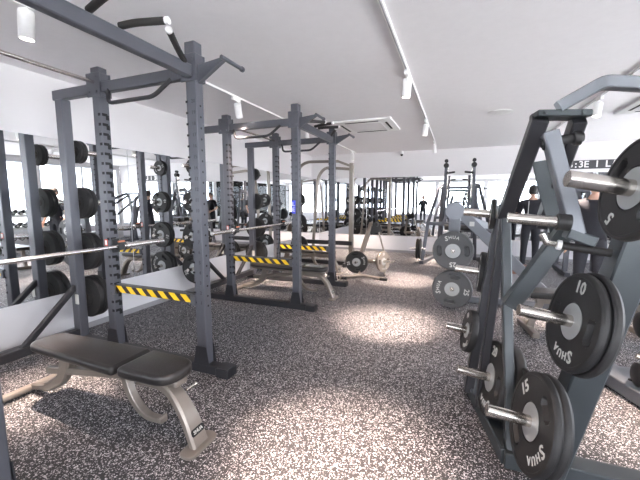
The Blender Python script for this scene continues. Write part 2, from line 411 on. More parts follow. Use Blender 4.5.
# ------------------------------------------------------------------ power racks
ZT = 2.64; XF, XM, XS = -1.93, -2.985, -3.5; W = .1
def power_rack(Y0, Y1, label, which):
    r = thing('power_rack', label, 'power rack', (XM+.4, (Y0+Y1)/2, 0), 'power racks')
    out = {Y0: -1, Y1: 1}
    for y in (Y0, Y1):
        s = out[y]
        # uprights
        for x, zt in ((XF, ZT), (XM, ZT-.04), (XS, 2.385)):
            mb = MB(); mb.beam((x, y, .07), (x, y, zt), W, .085, (0, 1, 0), .006)
            if x == XF:
                t = MB(); sl = MB()
                for n in range(1, 21):
                    z = 2.036-.084*(18-n)
                    Mx = frame(V((x+.018, y-.0426, z)), V((1, 0, 0)), V((0, 0, 1)), V((0, -1, 0)))
                    t.text(str(n), .038, Mx, .001)
                    sl.box((x-.043, y-.0405, z), (.022, .012, .016), .002)
                    for yy in (-1, 1): sl.cyl((x+.0495, y, z-.03), (x+.0510, y, z-.03), .009, 8)
                mb.cur = 1
                for src in (t, sl):
                    src.m = [1 if src is t else 2]*len(src.f); o_ = len(mb.v); mb.v += src.v; mb.f += [[i+o_ for i in f] for f in src.f]; mb.m += src.m
            if x == XM:
                sl = MB()
                for k in range(22):
                    z = 2.2-.085*k
                    for sx in (1,):
                        sl.box((x+sx*.0495, y-.008, z), (.006, .052, .024), .001)
                        sl.box((x+sx*.0495, y+.016, z-.022), (.006, .03, .042), .001)
                    sl.box((x+.028, y-.0420, z), (.03, .004, .024), .001)
                sl.m = [2]*len(sl.f); o_ = len(mb.v); mb.v += sl.v; mb.f += [[i+o_ for i in f] for f in sl.f]; mb.m += sl.m
            u = mb.build('upright', [M['steel'], M['letter_dark'], M['slot']], r)
        # bolted clamp heads
        for x in (XF, XM):
            mb = MB()
            for sy in (-1, 1):
                mb.box((x-.01, y+sy*.049, 2.45), (.15 if x == XF else .17, .012, .2), .003)
                for dx, dz in ((-.05, -.06), (.045, -.06), (.045, .06), (-.05, .06)): mb.cyl((x-.01+dx, y+sy*.054, 2.45+dz), (x-.01+dx, y+sy*.064, 2.45+dz), .011, 8)
            mb.box((x+.055, y, 2.45), (.012, .1, .2), .003)
            mb.build('clamp_bracket', M['steel'], r)
        mb = MB(); mb.beam((XS-.1, y, 2.43), (XF-.05, y, 2.43), .06, .09); mb.build('top_beam', M['steel'], r)
        # base rail
        mb = MB(); mb.beam((XS-.12, y, .04), (-1.66, y, .04), .09, .08)
        mb.box((-1.72, y, .04), (.12, .13, .078)); mb.build('base_rail', M['steel_dark'], r)
        # gussets at the post feet
        for x in (XF, XM):
            for sy in (-1, 1):
                mb = MB()
                mb.slab([(-.085, 0), (.075, 0), (.052, .16), (-.052, .16)], (x, y+sy*.047+.003, .075), (1, 0, 0), (0, 0, 1), .006, .001, 1)
                mb.build('gusset', M['steel_dark'], r)
        # safety bar with hazard tape
        mb = MB(); mb.beam((XM+.05, y, .625), (XF-.05, y, .625), .05, .065, c=.004); sb = mb.build('safety_bar', M['tape'], r)
        mb = MB(); mb.beam((XM+.05, y, .664), (XF-.05, y, .664), .05, .014, c=.003)
        mb.box((XM+.06, y-.05, .625), (.05, .02, .09)); mb.box((XF-.06, y-.05, .625), (.05, .02, .09)); mb.build('metal_cap', M['steel'], sb)
        # J hook
        mb = MB(); mb.box((XM+.095, y, 1.0), (.09, .06, .014)); mb.box((XM+.062, y, 1.03), (.02, .07, .13)); mb.box((XM+.14, y, 1.03), (.014, .06, .075))
        jh = mb.build('bar_hook', M['steel_dark'], r)
        mb = MB(); mb.box((XM+.14, y, 1.073), (.022, .064, .014)); mb.build('hook_liner', M['orange'], jh)
        # low pull-up handle hanging below the beam
        mb = MB(); a = y-.07
        mb.tube([(-2.85, a+.05, 2.40), (-2.80, a, 2.27), (-2.28, a, 2.27), (-2.14, a+.05, 2.40)], .017, 10, .06); mb.build('pull_up_handle', M['steel_dark'], r)
        # outward wing with short cross handle
        mb = MB(); mb.slab([(0, -.10), (.24, .035), (.24, .055), (0, .03)], (XF+.05, y+.02, 2.44), (1, 0, 0), (0, 0, 1), .04, .001, 1)
        wg = mb.build('side_wing', M['steel'], r)
        mb = MB(); mb.cyl((XF+.29, y-.04, 2.487), (XF+.29, y+.22, 2.487), .016, 12); mb.cyl((XF+.29, y+.21, 2.487), (XF+.29, y+.235, 2.487), .021, 12); mb.build('wing_handle', M['steel'], wg)
        # storage pegs
        for z in (1.92, 1.42, .93, .46):
            mb = MB(); mb.cyl((XS, y+s*.042, z), (XS, y+s*.07, z), .035); mb.cyl((XS, y+s*.06, z), (XS, y+s*.30, z), .0245); mb.build('storage_peg', M['chrome'], r)
        # brace
        mb = MB(); mb.beam((XS, y-s*.02, .6), (XS, y-s*.56, .1), .05, .05, (1, 0, 0)); mb.build('brace', M['steel_dark'], r)
        mb = MB(); mb.box((XS+.04, y-s*.047, .47), (.05, .008, .1)); mb.build('spec_plate', M['letter'], r)
    # multi grips on the front beam
    mb = MB(); mb.beam((XF, Y0+.05, 2.42), (XF, Y1-.05, 2.42), .065, .09); mb.build('front_beam', M['steel'], r)
    for (a, b, c) in ((1.13, 1.13, 1), (.62, .62, -1)):
        pass
    L = Y1-Y0
    for pts in ([(XF, Y1-.62, 2.49), (XF+.1, Y1-.60, 2.50), (XF+.29, Y1-.55, 2.50)], [(XF+.02, Y1-.12, 2.47), (XF+.10, Y1-.26, 2.48), (XF+.215, Y1-.45, 2.50)],
                [(XF, Y0+.62, 2.49), (XF+.1, Y0+.60, 2.50), (XF+.29, Y0+.55, 2.50)], [(XF+.02, Y0+.12, 2.47), (XF+.10, Y0+.26, 2.48), (XF+.215, Y0+.45, 2.50)]):
        mb = MB(); mb.tube(pts, .021, 12, .05); gp = mb.build('grip_handle', M['grip'], r)
        d = (V(pts[2])-V(pts[1])).normalized(); mb = MB(); mb.cyl(V(pts[2])-d*.004, V(pts[2])+d*.022, .0215, 12); mb.build('end_cap', M['white'], gp)
    mb = MB(); mb.cyl((XM, Y0, 2.47), (XM, Y1, 2.47), .016, 12); mb.build('top_rod', M['chrome'], r)
    mb = MB(); mb.beam((XS, Y0, .12), (XS, Y1, .12), .08, .08); mb.build('rear_rail', M['steel_dark'], r)
    mb = MB(); mb.beam((XM, Y0, .04), (XM, Y0+.001+.0, .04), .01) if False else None
    # stickers
    y = Y1 if which == 'A' else Y0
    mb = MB(); mb.mat(0).box((XM+.0, y-.0445, 1.06), (.036, .003, .06), .001); mb.mat(1).box((XM+.0, y-.0465, 1.06), (.024, .002, .042), .0005)
    mb.build('red_label', [M['red'], M['white']], r)['label'] = 'small red and white sticker'
    if which == 'B':
        mb = MB(); mb.mat(0).box((XF-.02, y-.0445, 1.36), (.055, .003, .17), .001)
        mb.mat(1).text('L', .07, frame(V((XF-.02, y-.0462, 1.395)), V((1, 0, 0)), V((0, 0, 1)), V((0, -1, 0))), .001)
        mb.mat(1).text('E', .07, frame(V((XF-.02, y-.0462, 1.325)), V((1, 0, 0)), V((0, 0, 1)), V((0, -1, 0))), .001)
        mb.build('blue_label', [M['blue'], M['white']], r)['label'] = 'blue sticker with white characters'
    return r
power_rack(.772, 2.2, 'near grey power rack with numbered uprights standing over the front bench', 'A')
power_rack(4.0, 5.37, 'second grey power rack further back with a blue sticker on its post', 'B')
def barbell(y0, label):
    x, z = XM+.10+.012, 1.024
    r = thing('barbell', label, 'barbell', (x, y0, z), 'barbells')
    mb = MB(); mb.cyl((x, y0-.68, z), (x, y0+.68, z), .0175, 14); mb.build('shaft', M['bar'], r)
    for s in (-1, 1):
        mb = MB(); mb.cyl((x, y0+s*.76, z), (x, y0+s*1.2, z), .026, 16); mb.build('sleeve', M['bar'], r)
        mb = MB(); mb.cyl((x, y0+s*.755, z), (x, y0+s*.785, z), .038, 16); mb.build('collar', M['bar'], r)
        mb = MB(); mb.cyl((x, y0+s*.67, z), (x, y0+s*.76, z), .0176, 14); mb.build('shaft_end', M['bar'], r)
barbell(1.5, 'steel barbell racked on hooks of the near power rack')
barbell(4.68, 'steel barbell racked on hooks of the second power rack')
names4 = ['top', 'second', 'third', 'lowest']
for (y, s, nm, g) in ((2.2, 1, 'far side of near power rack', 'plates stored on near rack'), (4.0, -1, 'near side of second power rack', 'plates stored on second rack, near side'),
                      (5.37, 1, 'far side of second power rack', 'plates stored on second rack, far side'), (.8, -1, 'x', 'x')):
    if nm == 'x': continue
    for i, (z, k) in enumerate(((1.92, '2'), (1.42, '10s'), (.93, '15s'), (.46, '20s'))):
        th = {'2': .03, '10s': .045, '15s': .05, '20s': .055}[k]
        plate(k, (XS, y+s*(.072+th/2), z), (0, s, 0), 15*i, 'black plate on %s storage peg, %s, innermost' % (names4[i], nm), g)
        plate(k, (XS, y+s*(.074+th*1.5), z), (0, s, 0), 15*i+70, 'black plate on %s storage peg, %s, outermost' % (names4[i], nm), g)

# ------------------------------------------------------------------ adjustable bench
def bench(dx, dy, label):
    O = V((dx, dy, 0))
    r = thing('adjustable_bench', label, 'bench', O, 'adjustable benches')
    def L(x, y, z): return V((x, y, z))+O
    # backrest pad (x from -.62 to .33), seat pad (.36 to .82); tapered outline
    def roundpoly(pts, rad, n=5):
        P = [V((*p, 0)) for p in pts]; out = []
        N = len(P)
        for i in range(N):
            a, p, b = P[i-1], P[i], P[(i+1) % N]; k = rad[i] if isinstance(rad, list) else rad
            p0 = p+(a-p).normalized()*k; p1 = p+(b-p).normalized()*k
            for j in range(n+1):
                t = j/n; q = p0*(1-t)**2+p*2*t*(1-t)+p1*t*t; out.append((q.x, q.y))
        return out
    mb = MB(); mb.slab(roundpoly([(-.53, -.12), (.36, -.15), (.36, .15), (-.53, .12)], [.09, .03, .03, .09]), L(0, 0, .40), (1, 0, 0), (0, 1, 0), .062, .024, 4); mb.build('back_pad', M['pad'], r)
    mb = MB(); mb.slab(roundpoly([(.385, -.14), (.775, -.135), (.775, .135), (.385, .14)], [.03, .13, .13, .03]), L(0, 0, .40), (1, 0, 0), (0, 1, 0), .066, .024, 4); mb.build('seat_pad', M['pad'], r)
    mb = MB(); mb.slab(roundpoly([(-.5, -.045), (.34, -.05), (.34, .05), (-.5, .045)], .01), L(0, 0, .36), (1, 0, 0), (0, 1, 0), .036, .006, 2)
    mb.slab(roundpoly([(.37, -.07), (.76, -.05), (.76, .05), (.37, .07)], .02), L(0, 0, .365), (1, 0, 0), (0, 1, 0), .034, .006, 2); mb.build('pad_support', M['tan'], r)
    # spine
    mb = MB(); mb.sweep([L(-.50, 0, .22), L(.25, 0, .335), L(.5, 0, .345)], .05, .05, (0, 1, 0), .1); mb.build('spine', M['tan'], r)
    # curved front leg with foot plate
    mb = MB(); mb.sweep([L(.42, 0, .335), L(.66, 0, .345), L(.79, 0, .20), L(.865, 0, .015)], [.075, .12], [.06, .05], (0, 1, 0), .16, .012, 8); fl = mb.build('leg', M['tan'], r)
    mb = MB(); mb.slab(roundpoly([(-.05, -.12), (.055, -.12), (.055, .12), (-.05, .12)], .045), L(.86, 0, .0), (1, 0, 0), (0, 1, 0), .022, .006, 2); mb.build('foot_plate', M['tan'], fl)
    d = (L(.865, 0, .015)-L(.79, 0, .20)).normalized(); nrm = V((0, 1, 0)).cross(d)*-1
    if nrm.x < 0: nrm = -nrm
    c = L(.79, 0, .2)*.42+L(.865, 0, .015)*.58+nrm*.026
    mb = MB(); mb.mat(0).slab(roundpoly([(-.05, -.02), (.05, -.02), (.05, .02), (-.05, .02)], .015), c, (0, 1, 0), -d, .004, .001, 1)
    mb.mat(1).text('SHUA', .028, frame(c+nrm*.0045, V((0, 1, 0)), -d, V((0, 1, 0)).cross(-d)), .001); mb.build('badge', [M['slot'], M['letter']], fl)
    mb = MB(); mb.cyl(L(.74, .05, .30), L(.74, .12, .30), .008); mb.lathe([(.006, 0), (.013, .008), (.013, .02), (.006, .028)], L(.74, .11, .30), (0, 1, 0)); mb.build('pull_pin', M['chrome'], r)
    # ladder arc hanging below
    mb = MB(); mb.sweep([L(.28, 0, .36), L(.33, 0, .2), L(.45, 0, .09), L(.60, 0, .10)], [.05, .05], [.05, .03], (0, 1, 0), .12, .004, 6)
    mb.cyl(L(.585, -.03, .115), L(.585, .03, .115), .012); mb.build('adjusting_arc', M['tan'], r)
    # rear curved leg and foot tube
    mb = MB(); mb.sweep([L(-.28, 0, .35), L(-.33, 0, .19), L(-.52, 0, .075), L(-.70, 0, .05)], [.06, .05], [.10, .05], (0, 1, 0), .14, .012, 8); mb.build('leg', M['tan'], r)
    mb = MB(); mb.cyl(L(-.72, -.27, .04), L(-.72, .3, .04), .027, 20); ft = mb.build('foot_tube', M['tan'], r)
    mb = MB()
    for s in (-1, 1): mb.cyl(L(-.72, .015+s*.285, .04), L(-.72, .015+s*.335, .04), .031, 20)
    mb.build('foot_cap', M['rubber'], ft)
    return r
bench(-2.22, 1.46, 'bronze adjustable bench with black pads inside the near power rack')
bench(-2.50, 4.62, 'bronze adjustable bench with black pads inside the second power rack')

exec_parts = True
# ------------------------------------------------------------------ large plate-loaded machine at right
m1 = thing('plate_loaded_machine', 'big dark slate plate-loaded machine at right front with steel storage pegs', 'exercise machine', (.6, 2.1, 0))
def part(name, mat, fn, parent=None, label=None):
    mb = MB(); fn(mb); o = mb.build(name, mat, parent)
    if label: o['label'] = label
    return o
S = M['steel_mid']
def lerp(a, b, t): return V(a)*(1-t)+V(b)*t
capL, capR = V((.362, 2.06, 1.875)), V((.565, 2.10, 1.865))
J = V((.275, 2.34, 1.36))
part('slanted_beam', M['steel_dark'], lambda m: m.beam(capL+V((.01, 0, -.01)), J, .075, .12, (0, 1, 0)), m1)
part('slanted_beam', M['steel_dark'], lambda m: m.beam(capR+V((-.02, 0, -.01)), V((.50, 2.5, 1.30)), .06, .11, (0, 1, 0)), m1)
def cap(m):
    m.beam(capL+V((-.02, 0, .0)), capR+V((.01, 0, .0)), .12, .032, (0, 0, 1))
    for t in (.1, .9):
        p = lerp(capL, capR, t)+V((0, -.058, .0)); m.cyl(p, p+V((0, -.012, 0)), .009, 8)
part('top_cap', M['steel_mid'], cap, m1)
part('top_arm', M['steel_light'], lambda m: m.sweep([V((.44, 2.04, 1.90)), V((.615, 2.05, 2.0)), V((.81, 2.12, 1.985)), V((1.25, 2.2, 1.95))], .07, .055, (0, 1, 0), .03, .005, 3), m1)
part('front_post', M['steel_mid'], lambda m: m.beam(J+V((0, 0, .02)), (.335, 2.02, .05), .05, .10, (0, 1, 0)), m1)
part('rear_leg', M['steel_dark'], lambda m: m.beam(J+V((.01, .38, -.03)), (.14, 2.62, .05), .06, .11, (0, 1, 0)), m1)
part('rear_leg', M['steel_dark'], lambda m: m.beam(J+V((.0, .03, -.0)), (.20, 2.42, .06), .05, .09, (0, 1, 0)), m1)
part('link_beam', M['steel_mid'], lambda m: m.beam(J+V((-.01, -.03, .02)), J+V((.01, .43, -.0)), .06, .09), m1)
part('diagonal_beam', M['steel_mid'], lambda m: m.beam((.545, 2.12, 1.315), (.30, 2.12, .86), .08, .09, (0, 1, 0)), m1)
# gusset plate and pivoting lever
part('gusset_plate', M['steel_mid'], lambda m: m.slab([(0, 0), (.13, .02), (.20, -.42), (.12, -.42), (.03, -.12)], (.395, 2.30, 1.66), (1, 0, 0), (0, 0, 1), .02, .004, 1), m1)
lever_t, lever_b = V((.39, 1.93, 1.765)), V((.52, 1.90, 1.29))
lv = part('lever_arm', M['steel_light'], lambda m: m.beam(lever_t, lever_b, .062, .09, (0, 1, 0)), m1)
part('end_plate', M['steel_mid'], lambda m: m.beam(lever_b+V((-.04, 0, .01)), lever_b+V((.07, 0, -.03)), .09, .05), lv)
part('pivot_pin', M['rubber'], lambda m: (m.cyl((.36, 1.95, 1.72), (.53, 1.95, 1.74), .022), m.cyl((.37, 1.95, 1.72), (.40, 1.95, 1.722), .034), m.cyl((.49, 1.95, 1.735), (.52, 1.95, 1.737), .034)), lv)
pd = V((-1, .0, .075)).normalized()
pvh = V((.465, 1.86, 1.348))
part('peg', M['chrome'], lambda m: m.cyl(pvh, pvh+pd*.235, .0255, 24), lv, 'empty satin steel peg')
part('peg_collar', M['rubber'], lambda m: m.cyl(pvh-pd*.02, pvh+pd*.035, .038, 24), lv)
# storage column
col_b, col_t = V((.49, 1.95, .05)), V((.82, 1.90, 1.62))
def colpt(z): return lerp(col_b, col_t, (z-.05)/1.57)
part('storage_column', M['steel_mid'], lambda m: m.beam(col_b, col_t, .13, .15, (0, 1, 0), .008), m1)
part('base_rail', M['steel_mid'], lambda m: m.beam((.30, 2.0, .045), (1.6, 2.02, .045), .12, .09), m1)
part('base_rail', M['steel_mid'], lambda m: m.beam((.335, 1.98, .045), (.16, 2.75, .045), .1, .09), m1)
part('base_plate', M['trim'], lambda m: m.slab([(-.1, -.1), (.42, -.1), (.42, .1), (-.1, .1)], (.62, 1.93, 0), (1, 0, 0), (0, 1, 0), .012, .003, 1), m1)
part('grip_bar', M['grip'], lambda m: m.cyl((.47, 1.93, 1.235), (.66, 1.90, 1.21), .019), m1)
part('grip_collar', M['white'], lambda m: (m.cyl((.455, 1.932, 1.237), (.475, 1.93, 1.234), .024)), m1)
part('grip_bracket', M['chrome'], lambda m: m.tube([(.39, 1.93, 1.285), (.41, 1.93, 1.245), (.46, 1.93, 1.237)], .014, 10), m1)
def pegline(base, tip, r=.0275, parent=m1):
    part('peg', M['chrome'], lambda m: (m.cyl(base, tip, r, 24), m.cyl(V(base), V(base)+(V(tip)-V(base)).normalized()*.03, r*1.5, 24)), parent)
def hubplate(kind, face, d, base, L, roll, label, n=1, group='plates on the big right machine'):
    """face: centre of the front face of outermost plate; d: outward unit; base at column"""
    th = {'25': .06, '25b': .06, '20': .065, '15': .037, '10': .037, '5': .04, '5b': .045, '2': .03, '20s': .055, '15s': .05, '10s': .045, 'silver': .05}
    d = V(d).normalized(); face = V(face)
    pos = face
    ks = kind if isinstance(kind, list) else [kind]
    for i, k in enumerate(ks):
        c = pos-d*(th[k]/2); pos = pos-d*(th[k]+.001)
        plate(k, c, d, roll if i == 0 else roll+40, label[i], group)
    pegline(pos-d*base, face+d*L)
D1 = V((-.971, -.160, .1776))
lab = lambda s: s
hubplate(['10', '15'], (.492, 1.777, .913), D1, .03, .215, 0, ['black 10 plate facing out on the middle peg of the big right machine', 'larger black plate behind the 10 plate on the big right machine'])
hubplate(['15', '15'], (.36, 1.748, .417), D1, .06, .19, 52, ['black 15 plate on the low front peg, right bottom of the picture', 'black plate behind the 15 plate on the low front peg'])
hubplate(['5'], (.514, 1.39, 1.488), D1, .16, .185, 147, ['black 5 plate on the highest peg at the right edge'])
hubplate(['20', '20'], (.236, 2.286, .338), D1, .0, .195, 8, ['black plate on the single low peg of the slanted front post, outer one', 'black plate on the single low peg of the slanted front post, inner one'])
hubplate(['10s'], (.103, 2.632, .501), D1, .02, .145, 30, ['small black plate on the thin lowest peg of the rear leg'])
hubplate(['10s'], (.18, 2.86, .90), (-.997, .021, .077), .03, .17, 30, ['black plate seen edge on at the middle peg of the rear leg'])
hubplate(['2'], (.225, 2.72, 1.35), (-.997, .021, .077), .03, .175, 30, ['small plate on the top peg of the rear leg beside the slanted beam'])
plate('15', (.375, 2.10, .27), D1, 20, 'black plate low behind the 15 plate, leaning against the front post foot', 'plates on the big right machine')
part('peg_mount', M['steel_dark'], lambda m: m.beam((.60, 1.50, 1.455), (.80, 1.80, 1.56), .07, .07), m1)

# ------------------------------------------------------------------ grey machine with 25 plates
m2 = thing('incline_machine', 'light slate A-shaped plate-loaded machine holding the two 25 plates', 'exercise machine', (.4, 5.1, 0))
def m2leg(m):
    m.beam((.0, 5.12, .02), (-.02, 5.02, 1.28), .15, .11, (0, 1, 0))
    m.cyl((-.02, 4.965, 1.30), (-.02, 5.075, 1.30), .12, 32)
part('front_leg', M['steel_light'], m2leg, m2)
part('long_diagonal', M['steel_light'], lambda m: m.beam((.02, 5.04, 1.31), (1.33, 5.24, .03), .14, .12, (0, 1, 0)), m2)
part('foot', M['steel_light'], lambda m: m.slab([(-.16, -.1), (.16, -.1), (.16, .12), (-.16, .12)], (.0, 5.12, 0), (1, 0, 0), (0, 1, 0), .02, .004, 1), m2)
part('base_rail', M['steel_light'], lambda m: m.beam((.1, 5.16, .05), (1.4, 5.26, .05), .08, .08), m2)
part('upper_arm', M['steel_light'], lambda m: m.beam((.0, 5.15, 1.25), (.55, 5.9, 1.0), .08, .10), m2)
part('rear_leg', M['steel_light'], lambda m: m.beam((.55, 5.9, 1.03), (.62, 5.95, .0), .08, .08), m2)
part('emblem', M['letter'], lambda m: m.box((.20, 4.985, 1.13), (.06, .012, .06), .002), m2)
for z, k in ((.80, 0), (.29, 1)):
    x = -.01 if k == 0 else .0
    yb = 5.05 if k == 0 else 5.09
    part('peg', M['chrome'], lambda m: m.cyl((x-.01, yb, z), (x-.01, yb-.42, z), .0265, 20), m2)
    part('end_bolt', M['chrome'], lambda m: m.cyl((x-.01, yb-.42, z), (x-.01, yb-.435, z), .012, 8), m2)
plate('25', (-.02, 4.66, .80), (-.06, -1, 0), 182, 'upper grey 25 plate facing the camera on the slate machine', 'grey 25 plates')
plate('25', (-.01, 4.70, .29), (-.06, -1, 0), -98, 'lower grey 25 plate facing the camera on the slate machine', 'grey 25 plates')
plate('20', (-.02, 4.78, .80), (0, -1, 0), 20, 'black plate behind the upper grey 25 plate', 'plates behind the grey 25 plates')
plate('20', (-.01, 4.82, .29), (0, -1, 0), 80, 'black plate behind the lower grey 25 plate', 'plates behind the grey 25 plates')

# ------------------------------------------------------------------ two-arm pull machine near the back
def pull_machine(ox, oy, label):
    r = thing('pull_machine', label, 'exercise machine', (ox, oy, 0)); O = V((ox, oy, 0))
    P = lambda x, y, z: V((x, y, z))+O
    St = M['steel']
    for s in (-1, 1):
        part('side_frame', St, lambda m: m.sweep([P(s*.72, -.15, .03), P(s*.62, -.05, .95), P(s*.40, 0, 1.75), P(s*.34, .35, 1.80), P(s*.42, .75, .05)], .08, .08, (1, 0, 0) if 0 else (0, .3, 1), .06, .006, 3), r)
        part('lever_arm', St, lambda m: m.sweep([P(s*.24, .05, .80), P(s*.30, 0, 1.5), P(s*.28, -.05, 2.22)], .06, .06, (0, 1, 0), .2, .006, 4), r)
        part('arm_hub', M['rubber'], lambda m: (m.cyl(P(s*.28, -.10, 2.2), P(s*.28, .02, 2.2), .055, 16), m.cyl(P(s*.28, -.08, 2.30), P(s*.28, .0, 2.30), .04, 12)), r)
        part('grip_handle', M['grip'], lambda m: m.cyl(P(s*.27, -.08, 2.03), P(s*.03+s*.07, -.14, 2.05), .022, 10), r)
        part('link_bar', M['chrome'], lambda m: m.cyl(P(s*.25, -.05, 2.15), P(s*.25, .0, 1.5), .018, 10), r)
        part('inner_strut', St, lambda m: m.beam(P(s*.12, -.1, 1.55), P(s*.30, -.1, .95), .035, .05, (0, 1, 0)), r)
        part('base_rail', St, lambda m: m.beam(P(s*.72, -.25, .04), P(s*.5, .85, .04), .09, .08), r)
        part('peg', M['chrome'], lambda m: m.cyl(P(s*.66, -.1, .34), P(s*1.0, -.14, .34), .0265, 14), r)
        part('thigh_pad', M['pad'], lambda m: m.cyl(P(s*.06, -.25, .86), P(s*.26, -.25, .86), .06, 16), r)
    part('cross_beam', St, lambda m: m.beam(P(-.38, .02, 1.72), P(.38, .02, 1.72), .06, .06), r)
    part('cross_beam', St, lambda m: m.beam(P(-.62, -.05, .92), P(.62, -.05, .92), .07, .08), r)
    part('seat_post', St, lambda m: m.beam(P(0, .1, .0), P(0, .05, .5), .08, .08, (0, 1, 0)), r)
    part('seat', M['pad'], lambda m: m.slab([(-.15, -.18), (.15, -.18), (.13, .18), (-.13, .18)], P(0, .02, .50), (1, 0, 0), (0, 1, 0), .07, .02, 3), r)
    part('back_pad', M['pad'], lambda m: m.slab([(-.13, 0), (.13, 0), (.13, .5), (-.13, .5)], P(0, .3, .75), (1, 0, 0), (0, .1, 1), .06, .02, 3), r)
    return r
pull_machine(.03, 8.15, 'grey two-arm pull machine with black hubs in front of the back mirror')
plate('15', (-.80, 8.03, .34), (-1, 0, 0), 0, 'black plate on left peg of the two-arm pull machine, outer one', 'plates on the two-arm pull machine')
plate('15', (-.74, 8.03, .34), (-1, 0, 0), 40, 'black plate on left peg of the two-arm pull machine, inner one', 'plates on the two-arm pull machine')

# ------------------------------------------------------------------ tan rack behind the power racks
r = thing('squat_stand', 'champagne coloured rack with curved top tubes near the back left corner', 'rack', (-2.75, 7.7, 0))
T = M['tan']
y = 7.2
part('upright', T, lambda m: m.sweep([V((-2.14, y, .02)), V((-2.14, y, 2.24))], .09, .09, (0, 1, 0)), r)
part('curved_tube', T, lambda m: m.sweep([V((-3.45, y, .05)), V((-3.40, y, 2.20)), V((-3.2, y, 2.31)), V((-2.45, y, 2.29))], .06, .06, (0, 1, 0), .14, .01, 6), r)
part('curved_tube', T, lambda m: m.sweep([V((-3.12, y+.1, .05)), V((-2.97, y+.1, 1.98)), V((-2.80, y+.1, 2.18)), V((-2.16, y+.1, 2.12))], .06, .06, (0, 1, 0), .16, .01, 6), r)
part('base_rail', M['steel_dark'], lambda m: m.beam((-3.55, y, .04), (-1.95, y, .04), .1, .08), r)
part('top_tie', T, lambda m: m.beam((-2.45, 7.18, 2.29), (-2.14, 7.2, 2.17), .05, .05), r)
part('cross_foot', M['steel_dark'], lambda m: m.beam((-2.2, 6.9, .04), (-2.2, 7.7, .04), .08, .08), r)
part('low_cross_beam', M['steel_dark'], lambda m: m.beam((-3.4, 7.15, .50), (-2.1, 7.15, .50), .07, .09), r)
for x in (-3.36,):
    for z in (.42, .95, 1.45):
        part('storage_peg', M['chrome'], lambda m: m.cyl((x, 7.16, z), (x, 6.88, z), .0245, 12), r)
for z, k, nm in ((.42, '20s', 'lowest'), (.95, '15s', 'middle'), (1.45, '10s', 'upper')):
    plate(k, (-3.36, 7.10, z), (0, -1, 0), 20, 'black plate on the %s peg of the champagne rack' % nm, 'plates on the champagne rack')
bench(-2.95, 6.25, 'bronze bench with black pads between the second rack and the champagne rack')

# ------------------------------------------------------------------ plate-loaded row stand
r = thing('row_stand', 'champagne plate-loaded stand with one black and one silver-edged plate', 'exercise machine', (-1.5, 6.4, 0))
part('slanted_post', T, lambda m: m.beam((-1.72, 6.35, .28), (-1.55, 6.62, 1.0), .10, .07, (1, 0, 0)), r)
part('head_block', M['rubber'], lambda m: (m.beam((-1.58, 6.60, .84), (-1.36, 6.64, .92), .12, .16), m.cyl((-1.44, 6.60, .98), (-1.44, 6.44, .98), .05, 14)), r)
part('thin_leg', T, lambda m: m.tube([(-1.42, 6.6, .9), (-1.26, 6.55, .40), (-1.22, 6.4, .03)], .018, 10, .1), r)
part('axle', M['chrome'], lambda m: m.cyl((-1.72, 6.10, .28), (-1.72, 6.42, .28), .0265, 14), r)
part('side_peg', M['chrome'], lambda m: m.cyl((-1.50, 6.36, .28), (-1.02, 6.30, .31), .0245, 14), r)
part('hub_joint', T, lambda m: m.cyl((-1.74, 6.36, .28), (-1.44, 6.36, .28), .04, 14), r)
part('base_tube', T, lambda m: m.tube([(-1.95, 5.82, .03), (-1.6, 6.1, .05), (-1.15, 6.02, .03)], .028, 12, .1), r)
part('base_tube', T, lambda m: m.tube([(-1.65, 6.1, .04), (-1.68, 6.4, .26)], .026, 12), r)
part('foot_block', M['rubber'], lambda m: (m.box((-1.9, 5.86, .03), (.16, .08, .05), .01), m.box((-1.17, 6.02, .03), (.14, .08, .05), .01)), r)
plate('25b', (-1.72, 6.17, .28), (.12, -1, .0), 100, 'black plate facing the camera on the champagne row stand', 'plates on the row stand')
plate('silver', (-1.25, 6.33, .295), (.92, -.40, .05), 0, 'silver-faced plate seen edge on at the champagne row stand', 'plates on the row stand')

# ------------------------------------------------------------------ right side background
r = thing('leg_machine', 'bluish steel plate-loaded machine cut by the right edge, low frame and dark pad', 'exercise machine', (1.6, 3.2, 0))
SL = M['steel_light']
part('base_rail', SL, lambda m: m.beam((1.18, 3.35, .06), (1.62, 2.2, .06), .20, .1), r)
part('base_rail', SL, lambda m: m.beam((1.25, 3.3, .05), (2.6, 3.5, .05), .12, .1), r)
part('upright', M['steel_mid'], lambda m: m.beam((1.38, 3.05, .1), (1.62, 3.2, 1.0), .08, .12, (0, 1, 0)), r)
part('rail_bolts', M['slot'], lambda m: (m.cyl((1.27, 3.1, .105), (1.27, 3.1, .115), .02, 10), m.cyl((1.46, 2.62, .105), (1.46, 2.62, .115), .03, 10)), r)
part('roller_pad', M['pad'], lambda m: (m.lathe([(.06, 0), (.10, .02), (.115, .08), (.115, .28), (.10, .34), (.06, .36)], (1.30, 3.16, .52), (1, .15, 0), 24)), r)
part('lower_pad', M['pad'], lambda m: (m.lathe([(.05, 0), (.085, .02), (.09, .06), (.09, .24), (.085, .28), (.05, .3)], (1.24, 3.0, .2), (1, .1, 0), 24)), r)
part('seat', M['pad'], lambda m: m.slab([(0, 0), (.5, 0), (.5, .4), (0, .4)], (1.75, 3.0, .5), (1, 0, 0), (0, 1, 0), .08, .02, 3), r)
part('chrome_link', M['chrome'], lambda m: m.tube([(1.24, 3.0, .34), (1.40, 2.98, .30), (1.75, 3.0, .28)], .02, 12, .05), r)

